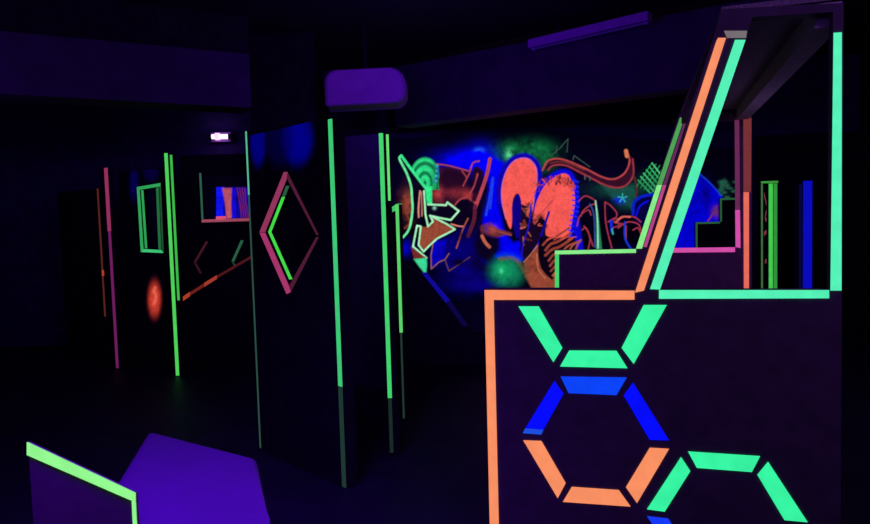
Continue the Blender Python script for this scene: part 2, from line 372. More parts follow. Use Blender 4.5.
# ------------------------------------------------------------------ left side: green post, sloped half wall, window panels
J = Plane(horiz(171, 7.35), horiz(181, 7.35))
t, ua, ub, zt_ = post('green_post', 'black post with twin green tapes left of the orange sloped half wall', 'post', J, 168.6, 176.6, 153, M_black, .09)
vtape(J, ua, .036, .005, zt_, glow((80, 215, 90)), t, 'long green tape')
vtape(J, ub-.027, .025, .83, zt_-.02, glow((64, 190, 75)), t, 'shorter green tape')
Hs = Plane(horiz(176, 7.6), horiz(254, 7.55))
t = thing('sloped_partition', 'black half wall with a sloping top edged in orange tape, left of the diamond panel', 'half wall', Hs.w(Hs.len/2, 0))
hp = lambda x, y: Hs.px(x, y)
board(Hs, [[(hp(177, 300)[0], 0), (hp(254, 300)[0], 0), hp(254, 255), hp(177, 301)]], M_black, t, 'half_wall_board', .06)
for (xa, ya, xb, yb, wd, c_, lab) in ((178.5, 302, 190, 294, 4.5, (170, 60, 42), 'bright orange tape'), (190.2, 293.9, 204, 285, 3.5, (110, 32, 26), 'dim orange tape'),
        (204.2, 284.9, 217, 277, 4, (165, 58, 42), 'bright orange tape'), (217.2, 276.9, 253, 256, 3, (74, 22, 24), 'dim red tape')):
    tape(Hs, [(xa, ya-wd/2), (xb, yb-wd/2), (xb, yb+wd/2), (xa, ya+wd/2)], glow(c_), t, lab+' on the slope')
# panel with rectangular window behind it
W = Plane(horiz(183, 8.4), horiz(262, 8.4))
t = thing('hexagon_panel', 'black panel with a window edged in dim green and pink, behind the sloped half wall', 'panel', W.w(W.len/2, 0))
wz0, wz1 = W.px(225, 218.5)[1], W.px(225, 176)[1]; wu0, wu1 = W.px(203, 200)[0], W.px(259, 200)[0]
board(W, [[(0, 0), (W.len, 0), (W.len, 2.5), (0, 2.5)], [(wu0, wz0), (wu1, wz0), (wu1, wz1), (wu0, wz1)]], M_black, t, 'panel_board', .05)
vtape(W, wu0-.03, .025, wz0, W.px(201, 173)[1], glow((45, 92, 75)), t, 'dim green tape left of the window')
tape(W, [(wu0-.03, wz0-.04), (wu1, wz0-.04), (wu1, wz0-.005), (wu0-.03, wz0-.005)], glow((158, 72, 92)), t, 'pink tape under the window', px=False)
tape(W, [(216, 216.5), (226, 216), (226, 219.3), (216, 219.5)], glow((225, 80, 110)), t, 'bright pink tape scrap')
for pts, c_, lab in ((((206, 241), (208.4, 241.6), (196.4, 262), (193.8, 262)), (66, 22, 30), 'dim red'), (((193.8, 262.6), (196.4, 262.6), (202, 273), (200, 274)), (50, 18, 28), 'dim red'),
        (((241, 240), (243.6, 240.6), (234, 262), (231.6, 261)), (40, 96, 66), 'dim green'), (((231.4, 261.5), (233.8, 262.6), (237, 266), (235, 267)), (30, 66, 50), 'dim green')):
    tape(W, list(pts), glow(c_), t, lab+' hexagon segment', 'hexagon_segment')

# panel with small green framed window
N = Plane(horiz(121, 8.0), horiz(169, 7.7))
t = thing('perforated_panel', 'black panel with a small green-framed window and a red oval below it', 'panel', N.w(N.len/2, 0))
no = [N.px(140, 190), N.px(156, 187.2), N.px(158.6, 249.3), N.px(144, 248.5)]
board(N, [[(0, 0), (N.len, 0), (N.len, 2.3), (0, 2.3)], no], M_black, t, 'panel_board', .10)
g1 = glow((48, 165, 88)); g2 = glow((36, 110, 62))
tape(N, [(137, 187), (160.5, 183), (160.5, 186.3), (140, 189.8)], g1, t, 'green tape above the window')
tape(N, [(137, 187.4), (139.8, 190), (143.6, 248.8), (141, 252)], g1, t, 'green tape left of the window')
tape(N, [(141.3, 252), (143.8, 249), (161.5, 250), (163.5, 253)], glow((60, 200, 120)), t, 'bright green tape under the window')
tape(N, [(159.6, 186.8), (161, 186.5), (163.8, 252.6), (162, 249.6)], glow((30, 82, 46)), t, 'dim green tape right of the window')
tape(N, [(156.2, 188), (158.7, 187.2), (161.2, 249.6), (158.8, 249.4)], g2, t, 'green tape on the right window edge')
def nrim(i, j, lab, mt):
    a, b = no[i], no[j]; cx = sum(q[0] for q in no)/4
    s = .004 if cx > a[0] else -.004
    bm = prism([[a, b, (b[0]+s, b[1]), (a[0]+s, a[1])]], N.w, -.045, -.014)
    obj('tape_strip', bm, mt, t, lab)
nrim(0, 3, 'green tape inside the left of the window', g1); pass
N_root = t

# pink edged partition far left
L = Plane(horiz(60, 8.6), horiz(111.5, 7.8))
t = thing('pink_edged_partition', 'black partition at far left with pink tape down its edge', 'partition', L.w(L.len, 0))
zp = L.px(105, 168)[1]
uo = L.px(99.5, 230)[0]
board(L, [[(0, 0), (L.len, 0), (L.len, zp), (uo+.1, zp), (uo+.1, 2.1), (0, 2.1)]], M_black, t, 'partition_board', .06)
vtape(L, L.len-.082, .078, 1.6, zp, glow((150, 48, 95)), t, 'pink tape on the upper edge')
vtape(L, L.len-.07, .058, .01, 1.599, glow((110, 30, 92)), t, 'purple pink tape on the lower edge')
vtape(L, uo, .035, .6, 2.1, glow((88, 36, 30)), t, 'dim orange tape')
vtape(L, uo+.01, .04, 1.08, 1.15, glow((185, 62, 38)), t, 'bright orange tape scrap', d=.007)

# ------------------------------------------------------------------ near left panel and pale block
R_ = Plane((-1.26, 2.1), (-.745, 1.69))
t = thing('near_panel', 'low dark violet panel at the near left, its top edged in pale green tape', 'panel', R_.w(R_.len/2, 0))
uA, zA = R_.px(28, 441.8); uB, zB = R_.px(136, 492.6)
board(R_, [[(uA, 0), (uB, 0), (uB, zB), (uA, zA)]], M_near, t, 'panel_board', .005)
pg = glow((150, 255, 145))
tape(R_, [(28, 442), (135.9, 492.6), (135.9, 500.5), (132.5, 500), (28, 454.7)], pg, t, 'pale green tape along the sloping top')
tape(R_, [(133, 500.8), (136, 501), (141, 600), (138, 600)], pg, t, 'pale green tape down the right edge')
bt = [atz(x, y, .5) for x, y in ((148, 429), (257, 456.5), (270, 520), (274, 560), (120, 560), (104, 500))]
bm = bmesh.new()
top = [bm.verts.new(q) for q in bt]; bot = [bm.verts.new((q.x, q.y, 0)) for q in bt]
bm.faces.new(top); bm.faces.new(bot[::-1])
for i in range(6): bm.faces.new((top[i], top[(i+1) % 6], bot[(i+1) % 6], bot[i]))
bmesh.ops.bevel(bm, geom=[e for e in bm.edges if any(v_ in top for v_ in e.verts)], offset=.04, segments=4, affect='EDGES', profile=.5)
blk = obj('padded_block', bm, M_block); tag(blk, 'low angular padded block glowing violet on the floor behind the near panel', 'padded block')

# ------------------------------------------------------------------ ceiling things
# rounded duct
dc = aty(365, 86, 7.3)
t = thing('air_duct', 'rounded pale duct lit violet under the ceiling above the diamond panel', 'air duct', (dc.x, dc.y+.4, dc.z))
def duct_bm(w_, h_, y0, y1, r, cx, cz, tilt=0):
    bm = bmesh.new(); prof = []
    for (sx, sz, a) in ((1, 1, 0), (-1, 1, 90), (-1, -1, 180), (1, -1, 270)):
        rr = {(1, 1): r*1.08, (-1, 1): r*.75, (-1, -1): r*.2, (1, -1): r*.75}[(sx, sz)]
        for k in range(9):
            an = math.radians(a+k*90/8); prof.append((sx*(w_/2-rr)+rr*math.cos(an), sz*(h_/2-rr)+rr*math.sin(an)))
    rings = [[bm.verts.new((cx+x*s, y, cz+z*s+tilt*x)) for x, z in prof] for y, s in ((y0+.05, .0001), (y0, .86), (y0, .93), (y0+.03, 1), (y1, 1))]
    for a, b in zip(rings, rings[1:]):
        for i in range(len(prof)): bm.faces.new((a[i], a[(i+1) % len(prof)], b[(i+1) % len(prof)], b[i]))
    bm.faces.new(rings[-1])
    return bm
obj('duct_body', duct_bm(.86, .38, dc.y, dc.y+.35, .17, dc.x, dc.z, .02), M_duct, t)
obj('seam_collar', duct_bm(.88, .40, dc.y+.3, dc.y+.34, .175, dc.x, dc.z, .02), M_duct, t)
for yy in (.1, .24):
    obj('hanger_rod', box_bm((dc.x-.01, dc.y+yy, dc.z+.2), (dc.x+.01, dc.y+yy+.02, CZ)), M_black, t)

def cyl(bm, a, b, r, n=16):
    a, b = Vector(a), Vector(b); q = (b-a).to_track_quat('Z', 'Y').to_matrix()
    A_ = [bm.verts.new(a+q@Vector((r*math.cos(2*math.pi*i/n), r*math.sin(2*math.pi*i/n), 0))) for i in range(n)]
    B_ = [bm.verts.new(b+q@Vector((r*math.cos(2*math.pi*i/n), r*math.sin(2*math.pi*i/n), 0))) for i in range(n)]
    bm.faces.new(A_); bm.faces.new(B_)
    for i in range(n): bm.faces.new((A_[i], A_[(i+1) % n], B_[(i+1) % n], B_[i]))
    return bm
# long unlit tube fixture
fa0 = aty(531, 46, 7.75); fa1 = aty(650, 18, 6.95)
fz = (fa0.z+fa1.z)/2
t = thing('tube_light_fixture', 'long pale tube light fixture under the ceiling at upper right', 'light fixture', ((fa0.x+fa1.x)/2, (fa0.y+fa1.y)/2, fz))
dirv = (fa1-fa0).normalized()
beam(fa0+Vector((0, 0, .055)), fa1+Vector((0, 0, .055)), .14, .09, M_metal, 'housing', t)
obj('tube', cyl(bmesh.new(), fa0+dirv*.05+Vector((0, -.0, -.03)), fa1-dirv*.05+Vector((0, 0, -.03)), .02), glow((26, 6, 84)), t, 'violet tube')  # unlit tube: violet light falling on it is put in as weak emission
for f_ in (fa0+dirv*.02, fa1-dirv*.05): obj('socket', cyl(bmesh.new(), f_+Vector((0,0,-.03)), f_+dirv*.03+Vector((0,0,-.03)), .028), M_metal, t)
for k_ in (.25, .75):
    q = fa0.lerp(fa1, k_); obj('hanger_rod', box_bm((q.x-.008, q.y-.008, q.z+.05), (q.x+.008, q.y+.008, CZ)), M_black, t)
# small lit blacklight on the far wall
lp = aty(219.5, 136.5, 9.45)
t = thing('blacklight_lamp', 'small glaring white-violet blacklight lamp on the far wall at upper left', 'lamp', (lp.x, lp.y, lp.z))
obj('halo_plate', box_bm((lp.x-.14, lp.y+.06, lp.z-.065), (lp.x+.14, lp.y+.13, lp.z+.065)), paint('halo_plate_violet', (.35, .12, .5), .6), t)  # added plate, sized and tinted to show the lamp's halo
bm = cyl(bmesh.new(), (lp.x-.105, lp.y, lp.z), (lp.x+.11, lp.y, lp.z-.004), .034)
mm = glow((255, 225, 255), 1.5); obj('bulb', bm, mm, t, 'glaring white bulb')
obj('bulb', cyl(bmesh.new(), (lp.x-.055, lp.y-.0, lp.z), (lp.x-.0, lp.y-.0, lp.z), .05), glow((240, 190, 255), 1.5), t, 'thicker bulb core')
for s_ in (-1, 1): obj('bracket', box_bm((lp.x+s_*.11-.01, lp.y+.02, lp.z-.03), (lp.x+s_*.11+.01, lp.y+.06, lp.z+.03)), M_black, t)
pl_ = bpy.data.lights.new('blacklight_lamp_light', 'POINT'); pl_.energy = .8; pl_.color = (.35, .05, 1); pl_.shadow_soft_size = .06
po = bpy.data.objects.new('blacklight_lamp_light', pl_); COL.objects.link(po); po.parent = t; po.location = (0, -.14, 0)

# ------------------------------------------------------------------ spray paint (vertex colours on fine meshes)
mp = bpy.data.materials.new('fluorescent_spray_paint'); mp.use_nodes = True; nt = mp.node_tree; b = nt.nodes['Principled BSDF']
at_ = nt.nodes.new('ShaderNodeAttribute'); at_.attribute_name = 'paint'
b.inputs['Base Color'].default_value = (.02, .015, .05, 1); b.inputs['Roughness'].default_value = .85; b.inputs['Specular IOR Level'].default_value = .1
nt.links.new(at_.outputs['Color'], b.inputs['Emission Color']); b.inputs['Emission Strength'].default_value = 1

def catmull(pts, n=8, closed=False):
    P = [np.array(q, float) for q in pts]; out = []
    N_ = len(P); rng = range(N_ if closed else N_-1)
    for i in rng:
        p1, p2 = P[i], P[(i+1) % N_]
        p0 = P[i-1] if (closed or i > 0) else p1; p3 = P[(i+2) % N_] if (closed or i+2 < N_) else p2
        for k in range(n):
            s = k/n; out.append(.5*((2*p1)+(-p0+p2)*s+(2*p0-5*p1+4*p2-p3)*s*s+(-p0+3*p1-3*p2+p3)*s**3))
    if not closed: out.append(P[-1])
    return [tuple(q) for q in out]

class Canvas:
    """regular grid on a vertical plane; colours evaluated at each vertex"""
    def __init__(s, pl, u0_, u1_, z0, z1, step, d):
        s.nu = int((u1_-u0_)/step)+1; s.nz = int((z1-z0)/step)+1
        U, Z = np.meshgrid(np.linspace(u0_, u1_, s.nu), np.linspace(z0, z1, s.nz))
        q = pl.a + pl.n*d
        s.X = q.x + pl.t.x*U; s.Y = q.y + pl.t.y*U; s.Z = Z
        v = np.stack([s.X-CAM.x, s.Y-CAM.y, s.Z-CAM.z], -1)
        dz = v@np.array(fw); s.px = 435+F*(v@np.array(cr))/dz; s.py = 262-F*(v@np.array(cu))/dz
        s.C = np.zeros(U.shape+(3,)); s.E = np.zeros(U.shape, int)
        rs = np.random.RandomState(3)
        s.noise = np.clip((s._noise(rs, 3)*.45+s._noise(rs, 1.2)*.35+s._noise(rs, .5)*.2-.5)*1.7+.5, 0, 1)
        s.fine = s._noise(rs, .45)*.6+s._noise(rs, 1.5)*.4
    def _noise(s, rs, cell):
        g = rs.rand(200, 400); x = (s.px-0)/cell/3; y = s.py/cell/3
        xi = np.floor(x).astype(int); yi = np.floor(y).astype(int); fx = x-xi; fy = y-yi
        fx = fx*fx*(3-2*fx); fy = fy*fy*(3-2*fy)
        G = lambda a, b_: g[np.mod(b_, 200), np.mod(a, 400)]
        return (G(xi, yi)*(1-fx)+G(xi+1, yi)*fx)*(1-fy)+(G(xi, yi+1)*(1-fx)+G(xi+1, yi+1)*fx)*fy
    def mix(s, a, rgb, el, sel=None):
        c_ = np.array(lin(rgb)); a = np.clip(a, 0, 1)
        if sel is None: s.C = s.C*(1-a[..., None])+c_*a[..., None]; 
        if el is not None: s.E[a > .35] = el
    def dist(s, pts, closed=False):
        d = np.full(s.px.shape, 1e9); P = list(pts)+([pts[0]] if closed else [])
        for (x0, y0), (x1, y1) in zip(P, P[1:]):
            dx, dy = x1-x0, y1-y0; L2 = dx*dx+dy*dy+1e-9
            t_ = np.clip(((s.px-x0)*dx+(s.py-y0)*dy)/L2, 0, 1)
            d = np.minimum(d, np.hypot(s.px-x0-t_*dx, s.py-y0-t_*dy))
        return d
    def stroke(s, pts, wd, rgb, el, smooth=True, soft=.7, a=1, closed=False):
        if smooth and len(pts) > 2: pts = catmull(pts, 6, closed)
        s.mix(a*(1-np.clip((s.dist(pts, closed)-wd/2+soft/2)/soft, 0, 1)), rgb, el)
    def inside(s, pts):
        r = np.zeros(s.px.shape, bool); n = len(pts)
        for i in range(n):
            x0, y0 = pts[i]; x1, y1 = pts[(i+1) % n]
            if y0 == y1: continue
            c_ = ((y0 > s.py) != (y1 > s.py)) & (s.px < (x1-x0)*(s.py-y0)/(y1-y0)+x0); r ^= c_
        return r
    def fill(s, pts, rgb, el, smooth=False, soft=.8, a=1, tex=0, mask=None):
        if smooth: pts = catmull(pts, 6, True)
        d = s.dist(pts, True); sd = np.where(s.inside(pts), -d, d)
        al = a*np.clip(.5-sd/soft, 0, 1)
        if tex: al = al*np.clip(1-tex+tex*2*s.noise, 0, 1)
        if mask is not None: al = al*mask
        s.mix(al, rgb, el)
    def blob(s, x, y, rx, ry, rgb, el=None, a=1, tex=.5, p_=1):
        g = np.exp(-(((s.px-x)/rx)**2+((s.py-y)/ry)**2)**p_)*a
        g = g*np.clip(1-tex+tex*2*s.noise, 0, 1.3); c_ = np.array(lin(rgb)); s.C = s.C*(1-np.clip(g, 0, 1)[..., None])+c_*np.clip(g, 0, 1)[..., None]
        if el is not None: s.E[g > .4] = el
    def build(s, names, parent, labels=None):
        s.C = s.C*(.72+.5*s.fine)[..., None]; lum = s.C.sum(-1)
        nu, nz = s.nu, s.nz
        idx = np.arange(nu*nz).reshape(nz, nu)
        q = np.stack([idx[:-1, :-1], idx[:-1, 1:], idx[1:, 1:], idx[1:, :-1]], -1).reshape(-1, 4)
        fe = s.E[:-1, :-1].reshape(-1); fl = np.maximum.reduce([lum[:-1, :-1], lum[:-1, 1:], lum[1:, 1:], lum[1:, :-1]]).reshape(-1)
        co = np.stack([s.X, s.Y, s.Z], -1).reshape(-1, 3); cc = s.C.reshape(-1, 3)
        outs = []
        for e, nm in names.items():
            f = q[(fe == e) & ((fl > .0006) | (e != 0))]
            if not len(f): continue
            used, inv = np.unique(f, return_inverse=True); f = inv.reshape(-1, 4)
            me = bpy.data.meshes.new(nm); me.vertices.add(len(used)); me.vertices.foreach_set('co', co[used].ravel())
            me.loops.add(f.size); me.loops.foreach_set('vertex_index', f.ravel().astype(np.int32))
            me.polygons.add(len(f)); me.polygons.foreach_set('loop_start', np.arange(0, f.size, 4, dtype=np.int32))
            me.update(calc_edges=True); me.validate()
            ca = me.attributes.new('paint', 'FLOAT_COLOR', 'POINT')
            ca.data.foreach_set('color', np.concatenate([cc[used], np.ones((len(used), 1))], 1).ravel())
            me.materials.append(mp); o = bpy.data.objects.new(nm, me); COL.objects.link(o)
            if parent: o.parent = parent; o.matrix_parent_inverse = Matrix.Translation(-Vector(parent.location))
            if labels and e in labels: o['label'] = labels[e]
            outs.append(o)
        return outs

WL = Plane((X0, Y1-.006), (X1, Y1-.006))
def ux(px): return horiz(px, Y1-.006).x - X0
mur = thing('graffiti_mural', 'large colourful graffiti lettering sprayed across the back wall', 'graffiti', (2.0, Y1-.006, 1.5))
c = Canvas(WL, ux(392), ux(748), .45, 2.85, .0085, 0)
# --- soft background sprays (element 0)
c.blob(520, 190, 160, 30, (10, 4, 40), a=.8, tex=.2)
c.blob(463, 160, 24, 9, (0, 0, 235), a=1, tex=.35); c.blob(480, 158, 14, 12, (0, 0, 245), a=1, tex=.2)
c.blob(470, 262, 26, 22, (6, 0, 120), a=.9, tex=.6); c.blob(404, 248, 7, 7, (5, 0, 190), a=1, tex=.3)
c.blob(476, 285, 26, 6, (10, 0, 130), a=.8, tex=.4)
c.blob(512, 152, 13, 8, (18, 120, 66), a=1, tex=.8); c.blob(535, 151, 16, 9, (16, 110, 60), a=1, tex=.9)
c.blob(545, 160, 9, 9, (18, 110, 60), a=.8, tex=.7)
c.blob(509, 155, 3, 5, (90, 220, 150), a=1, tex=.6); c.blob(479, 152, 4, 3, (60, 150, 220), a=1, tex=.6)
c.blob(408, 205, 6, 13, (140, 65, 40), a=.9, tex=1); c.blob(400, 194, 3, 4, (56, 20, 34), a=.8, tex=.8); c.stroke([(404,196),(408,202),(406,212),(410,222),(405,228)], 2, (150, 60, 50), 0, soft=2, a=.7)
c.blob(612, 190, 22, 7, (14, 60, 52), a=.9, tex=.4); c.blob(626, 198, 9, 9, (22, 84, 74), a=.8, tex=.4)
c.fill([(598, 181), (618, 189), (634, 184), (637, 200), (634, 212), (626, 203), (612, 198)], (24, 84, 70), 0, soft=4, a=.8, tex=.3)
c.blob(620, 200, 5, 3, (10, 30, 230), a=1, tex=.2)
# blue body (element 1 = background colour fields)
blue = [(446,160),(462,153),(480,149),(492,156),(504,163),(500,180),(499,205),(504,232),(513,243),(524,240),(528,255),(520,262),(505,258),(495,257),(487,248),(483,236),(483,214),(489,190),(488,176),(474,170),(455,167)]
c.fill(blue, (0, 0, 250), 1, soft=4, tex=.15)
c.stroke([(486, 215), (490, 195), (493, 178), (490, 208)], 2.5, (30, 70, 230), 1, a=.8)
# maroon cloud and left letter
c.fill([(437,168),(452,167),(470,172),(466,186),(469,196),(457,201),(452,207),(440,205),(433,200),(433,188),(437,178)], (58, 14, 34), 2, soft=3, tex=.4)
c.fill([(445,168),(468,173),(462,188),(450,190),(438,184)], (26, 5, 26), 2, soft=4, a=.8)
c.blob(438, 194, 5, 7, (190, 62, 62), 2, a=1, tex=.5); c.blob(456, 193, 11, 5, (120, 36, 42), 2, a=.9, tex=.5); c.blob(468, 196, 5, 5, (170, 52, 50), 2, a=.9, tex=.5)
c.fill([(434,241),(450,236),(468,225),(472,240),(470,257),(449,271),(444,262),(431,269),(430,255)], (4, 0, 110), 1, soft=5, tex=.3)
c.fill([(434,242),(446,240),(444,258),(433,266),(431,256)], (4, 0, 190), 1, soft=3, tex=.3)
dk = (9, 3, 20)
c.fill([(455,206),(458,200),(468,199),(474,205),(470,216),(463,225),(452,222),(459,211)], dk, 2, soft=1)
c.fill([(473,168),(478,166),(484,172),(478,190),(472,193)], (30, 6, 36), 2, soft=2)
pr = (165, 62, 70)
for pts, wd in (([(437,164),(450,166),(470,171.5)],1.4), ([(462,171),(467,178)],1.3), ([(470,172),(466,180),(463,186)],1.3), ([(470,171),(473,163),(479,161)],1.6),
        ([(477.5,174),(475,184),(470.5,193)],1.8), ([(470,196),(460,199.5),(455,205)],1.6), ([(468,197),(476,204)],2)):
    c.stroke(pts, wd, pr, 2)
c.stroke([(490,159),(487,174),(481,192),(475,208)], 3.6, (180, 66, 78), 2); c.stroke([(475,206),(474,220),(468,236)], 4, (92, 28, 48), 2, a=.9)
c.stroke([(451,224),(458,226),(464,226.5)], 1.4, (225, 130, 110), 2); c.stroke([(468,218.5),(463,229),(456.5,248)], 1.6, (160, 76, 60), 2)
c.stroke([(433.5,241),(431,255),(431.3,269),(439,262),(445,259.6),(449,253.5)], 1.1, (150, 90, 80), 2, False)
c.stroke([(445,260),(449,271),(470,257)], 1.1, (105, 60, 55), 2, False)
c.fill([(480,226),(490,222),(496,228),(512,233),(496,238),(488,236),(482,240)], (110, 42, 48), 2, soft=2, tex=.5)
c.fill([(480,232),(500,238),(498,252),(490,262),(478,256),(474,244)], (8, 2, 26), 2, soft=4)
c.stroke([(490,229),(500,232),(511,235)], 1.8, (140, 66, 56), 2); c.stroke([(482,236),(485,242),(489.5,247)], 3.2, (185, 95, 70), 2); c.blob(493, 230, 4, 4, (165, 70, 66), 2, a=.9, tex=.3)
for x, y, a_, b_ in ((462,236,8,6),(476,262,7,9),(458,262,8,4),(485,268,8,5),(497,247,5,5)): c.blob(x, y, a_, b_, (5, 1, 34), None, a=.85, tex=.3)
c.stroke([(478,180),(474,196),(470,210)], 3, (20, 4, 30), 2, soft=2, a=.8); c.stroke([(486,200),(481,218),(476,232)], 3, (14, 3, 60), 2, soft=2, a=.8)
c.stroke([(500,176),(497,195),(501,214)], 2, (2, 0, 130), 1, soft=2, a=.7)
# left green arrow letter (element 3)
c.fill([(401,156),(410,168),(428,191),(428,204),(459,211),(450,220),(430,216),(414,218),(411,212),(412,198),(406,172)], dk, 3, soft=1)
ctr = (425, 183)
ang = np.arctan2(c.py-ctr[1], c.px-ctr[0]); rr = np.hypot(c.px-ctr[0], (c.py-ctr[1])*17/26)
side = ((c.px-410)*(191-168)-(c.py-168)*(428-410)) > -4
base_ = (rr < 17.3) & side & (c.py < 190) & (c.px < 439)
bands = .5+.5*np.cos((rr-16)*2*math.pi/6.3)
edge = np.clip((17.3-rr)/2, 0, 1)
rightdark = np.clip((c.px-428)/7, 0, 1)*np.clip((c.py-160)/6, 0, 1)
c.mix(base_*edge, (14, 110, 66), 3); c.mix(base_*edge*np.clip(bands*1.3, 0, 1)*(1-.65*rightdark), (46, 225, 135), 3)
c.stroke([(436,166),(438,172),(435,182)], 2.4, (30, 60, 170), 3, a=.8); 
for k_ in range(4): c.blob(437-k_*.4, 166+k_*5, 1.3, 1.3, (60, 190, 190), 3, tex=0)
c.fill([(425,187),(432,186),(432,204),(427,204)], (48, 235, 140), 3, soft=1.2)
wg = (170, 245, 190)
c.stroke([(401.3,155.7),(399.5,159),(406,171.7),(410.7,185),(412,198.4),(412.3,212),(408.6,230),(398.6,241.5)], 2.2, (110, 240, 160), 3)
c.stroke([(401.3,155.7),(410,167.7),(427.4,190.4)], 2.6, (60, 235, 145), 3, False)
c.stroke([(428,204.4),(446,205.2),(447.4,202.4),(458.8,211),(450.8,220),(440,218),(430,215.7)], 1.9, wg, 3, False)
c.blob(434.5, 208, 1.6, 1.6, (150, 220, 200), 3, tex=0)
c.fill([(421,227),(428,226.5),(433,221.5),(430,215.7),(446,223.6),(455,229.3),(437,238.6),(424,250),(419,244)], (150, 72, 48), 3, soft=1, tex=.5)
c.stroke([(420,191),(418.5,208),(418.8,217)], 1.6, (225, 140, 120), 3); c.stroke([(424,191),(425.4,214),(428,226.5),(433,221.5),(430,215.7),(446,223.6),(455,229.3),(448,233),(437,238.6),(430,245),(423.6,251.5),(418.6,245),(420.8,226.5),(417,225.7),(413,246.5),(426.5,258)], 1.8, wg, 3, False)
c.stroke([(421.5, 192), (422, 216)], 1.2, (200, 120, 100), 3)
c.fill([(411,247),(426.5,258),(414,259)], (120, 40, 34), 3, soft=1.2)
c.fill([(413.6,259),(426.5,258),(427,264),(426,275),(418,265)], (60, 215, 150), 3, soft=1.4, tex=.3)
# loop letter (element 4)
loop = [(510.5,229),(506,219),(502,202),(502,186),(506.6,170.5),(514,161),(523.4,158),(531,160.6),(536.4,169),(536.8,183),(534,201),(531,219),(527,236),(521,236),(521.5,215),(521,200),(518,193.5),(514,197),(512,206),(512,220)]
c.stroke(loop[2:12], 10, (16, 4, 170), 4, soft=2); c.stroke(loop[11:15], 5, (16, 4, 150), 4, soft=2)
c.fill([(512,222),(512,204),(515,196),(518.5,193.5),(522,200),(523,215),(522,238),(516,238)], (12, 0, 130), 4, soft=1)
c.fill(loop, (250, 92, 84), 4, smooth=True, soft=1, tex=.05)
c.stroke(loop[1:13], 1.0, (200, 110, 190), 4, a=.8)
rs = random.Random(5)
c.fill([(521,204),(532,208),(534,225),(546,222),(547,236),(536,252),(526,262),(520,252),(520,230)], (20, 6, 30), 4, soft=1.5)
for _ in range(16):
    x, y = rs.uniform(522, 532), rs.uniform(204, 242)
    c.stroke([(x, y), (x+rs.uniform(-4, 4), y+rs.uniform(-4, 4)), (x+rs.uniform(-4, 5), y+rs.uniform(-4, 5))], rs.uniform(.8, 2.2), rs.choice([(140, 62, 46), (190, 90, 66), (90, 30, 30)]), 4)
c.stroke([(531,204),(529,225),(523,245),(521,262)], 1.4, (30, 20, 190), 4)
# striped letter (element 5)
second = [(533.5,222),(535,207),(539,196),(545,185),(555,177),(563,173.5),(569,176),(573,186),(575,200),(573,215),(568,236),(556,237),(546,235),(546,222),(540,218),(536,224)]
c.stroke(second[2:11], 9, (8, 10, 215), 5, soft=2.5)
c.fill([(545,236),(568,235),(583,240),(583,252),(562,258),(557,277),(548,276),(541,266),(540,248)], (10, 4, 14), 5, soft=1)
c.fill(second, (250, 92, 84), 5, smooth=True, soft=1, tex=.06)
for _ in range(15):
    a_ = rs.uniform(0, 1); x, y = 552+20*a_, 180-5*math.sin(a_*3)+rs.uniform(-1, 6)
    c.stroke([(x, y), (x+rs.uniform(-2, 2), y+rs.uniform(1, 4))], rs.uniform(.7, 1.8), (90, 30, 34), 5)
for k_ in range(12):
    y = 180+k_*5; x = 574.5 if k_ < 7 else 573-(k_-7)*.8
    c.stroke([(x-2, y), (x+4, y+2)], 1.4, (20, 40, 250), 5)
c.stroke([(533,222),(538,216),(545,209),(553,200)], 1.2, (180, 60, 90), 5, a=.8)
for x, y, r_ in ((537,222,3.2),(541,218,3.4),(545,226,2.5),(540,228,3.4),(536,231,3)): c.blob(x, y, r_, r_, (22, 5, 20), 5, tex=.2)
for _ in range(6):
    x, y = rs.uniform(534, 545), rs.uniform(215, 232); c.stroke([(x, y), (x+rs.uniform(-3, 4), y+rs.uniform(-3, 3))], 1.4, (190, 80, 56), 5)
c.stroke([(549,212),(543,230),(538,244),(534,250)], 2.2, (20, 8, 150), 5)
for k_ in range(7):
    x0, y0 = 542+k_*1.6, 240+k_*5.2
    c.stroke([(x0+rs.uniform(0, 2), y0+5), (x0+7, y0-1), (x0+15, y0-4), (x0+27, y0-12)][:4 if k_ < 3 else 3], rs.uniform(2.0, 3.0), rs.choice([(190, 84, 60), (150, 62, 48)]), 5, a=.95)
c.fill([(538,244),(531,255),(524,263),(525,276),(533,291),(560,291),(560,277),(549,277),(541,268),(538,256)], (150, 70, 48), 5, soft=2, tex=.45)
c.fill([(573,222),(579,218),(582,240),(584,252),(577,252)], (8, 10, 210), 5, soft=2)
for _ in range(34):
    k_ = rs.uniform(0, 1); x, y = 556+18*math.cos(k_*3.14)*-1, 186-10*math.sin(k_*3.14)
    c.stroke([(x, y), (x+rs.uniform(-3, 3), y+rs.uniform(0, 5)), (x+rs.uniform(-4, 4), y+rs.uniform(2, 8))], rs.uniform(.5, 1.3), rs.choice([(190, 60, 60), (120, 36, 44), (215, 76, 70)]), 5, a=.8)
c.stroke([(541,238),(540,252),(543,268),(552,278)], 3, (7, 2, 12), 5)
for k_ in range(3): c.stroke([(563+k_*6, 251), (568+k_*5, 246-k_), (577+k_*2, 242-k_)], 1.8, (170, 76, 56), 5, a=.9)
for k_ in range(4): c.stroke([(547+k_*7, 240), (552+k_*7, 237.5), (558+k_*6, 237)], 1.1, (215, 80, 70), 5, a=.8)
c.stroke([(524,262),(531,254),(537,246)], 1.3, (190, 110, 90), 5, a=.8); c.stroke([(545,278),(538,268),(537,254)], 1.4, (200, 110, 84), 5, a=.8)
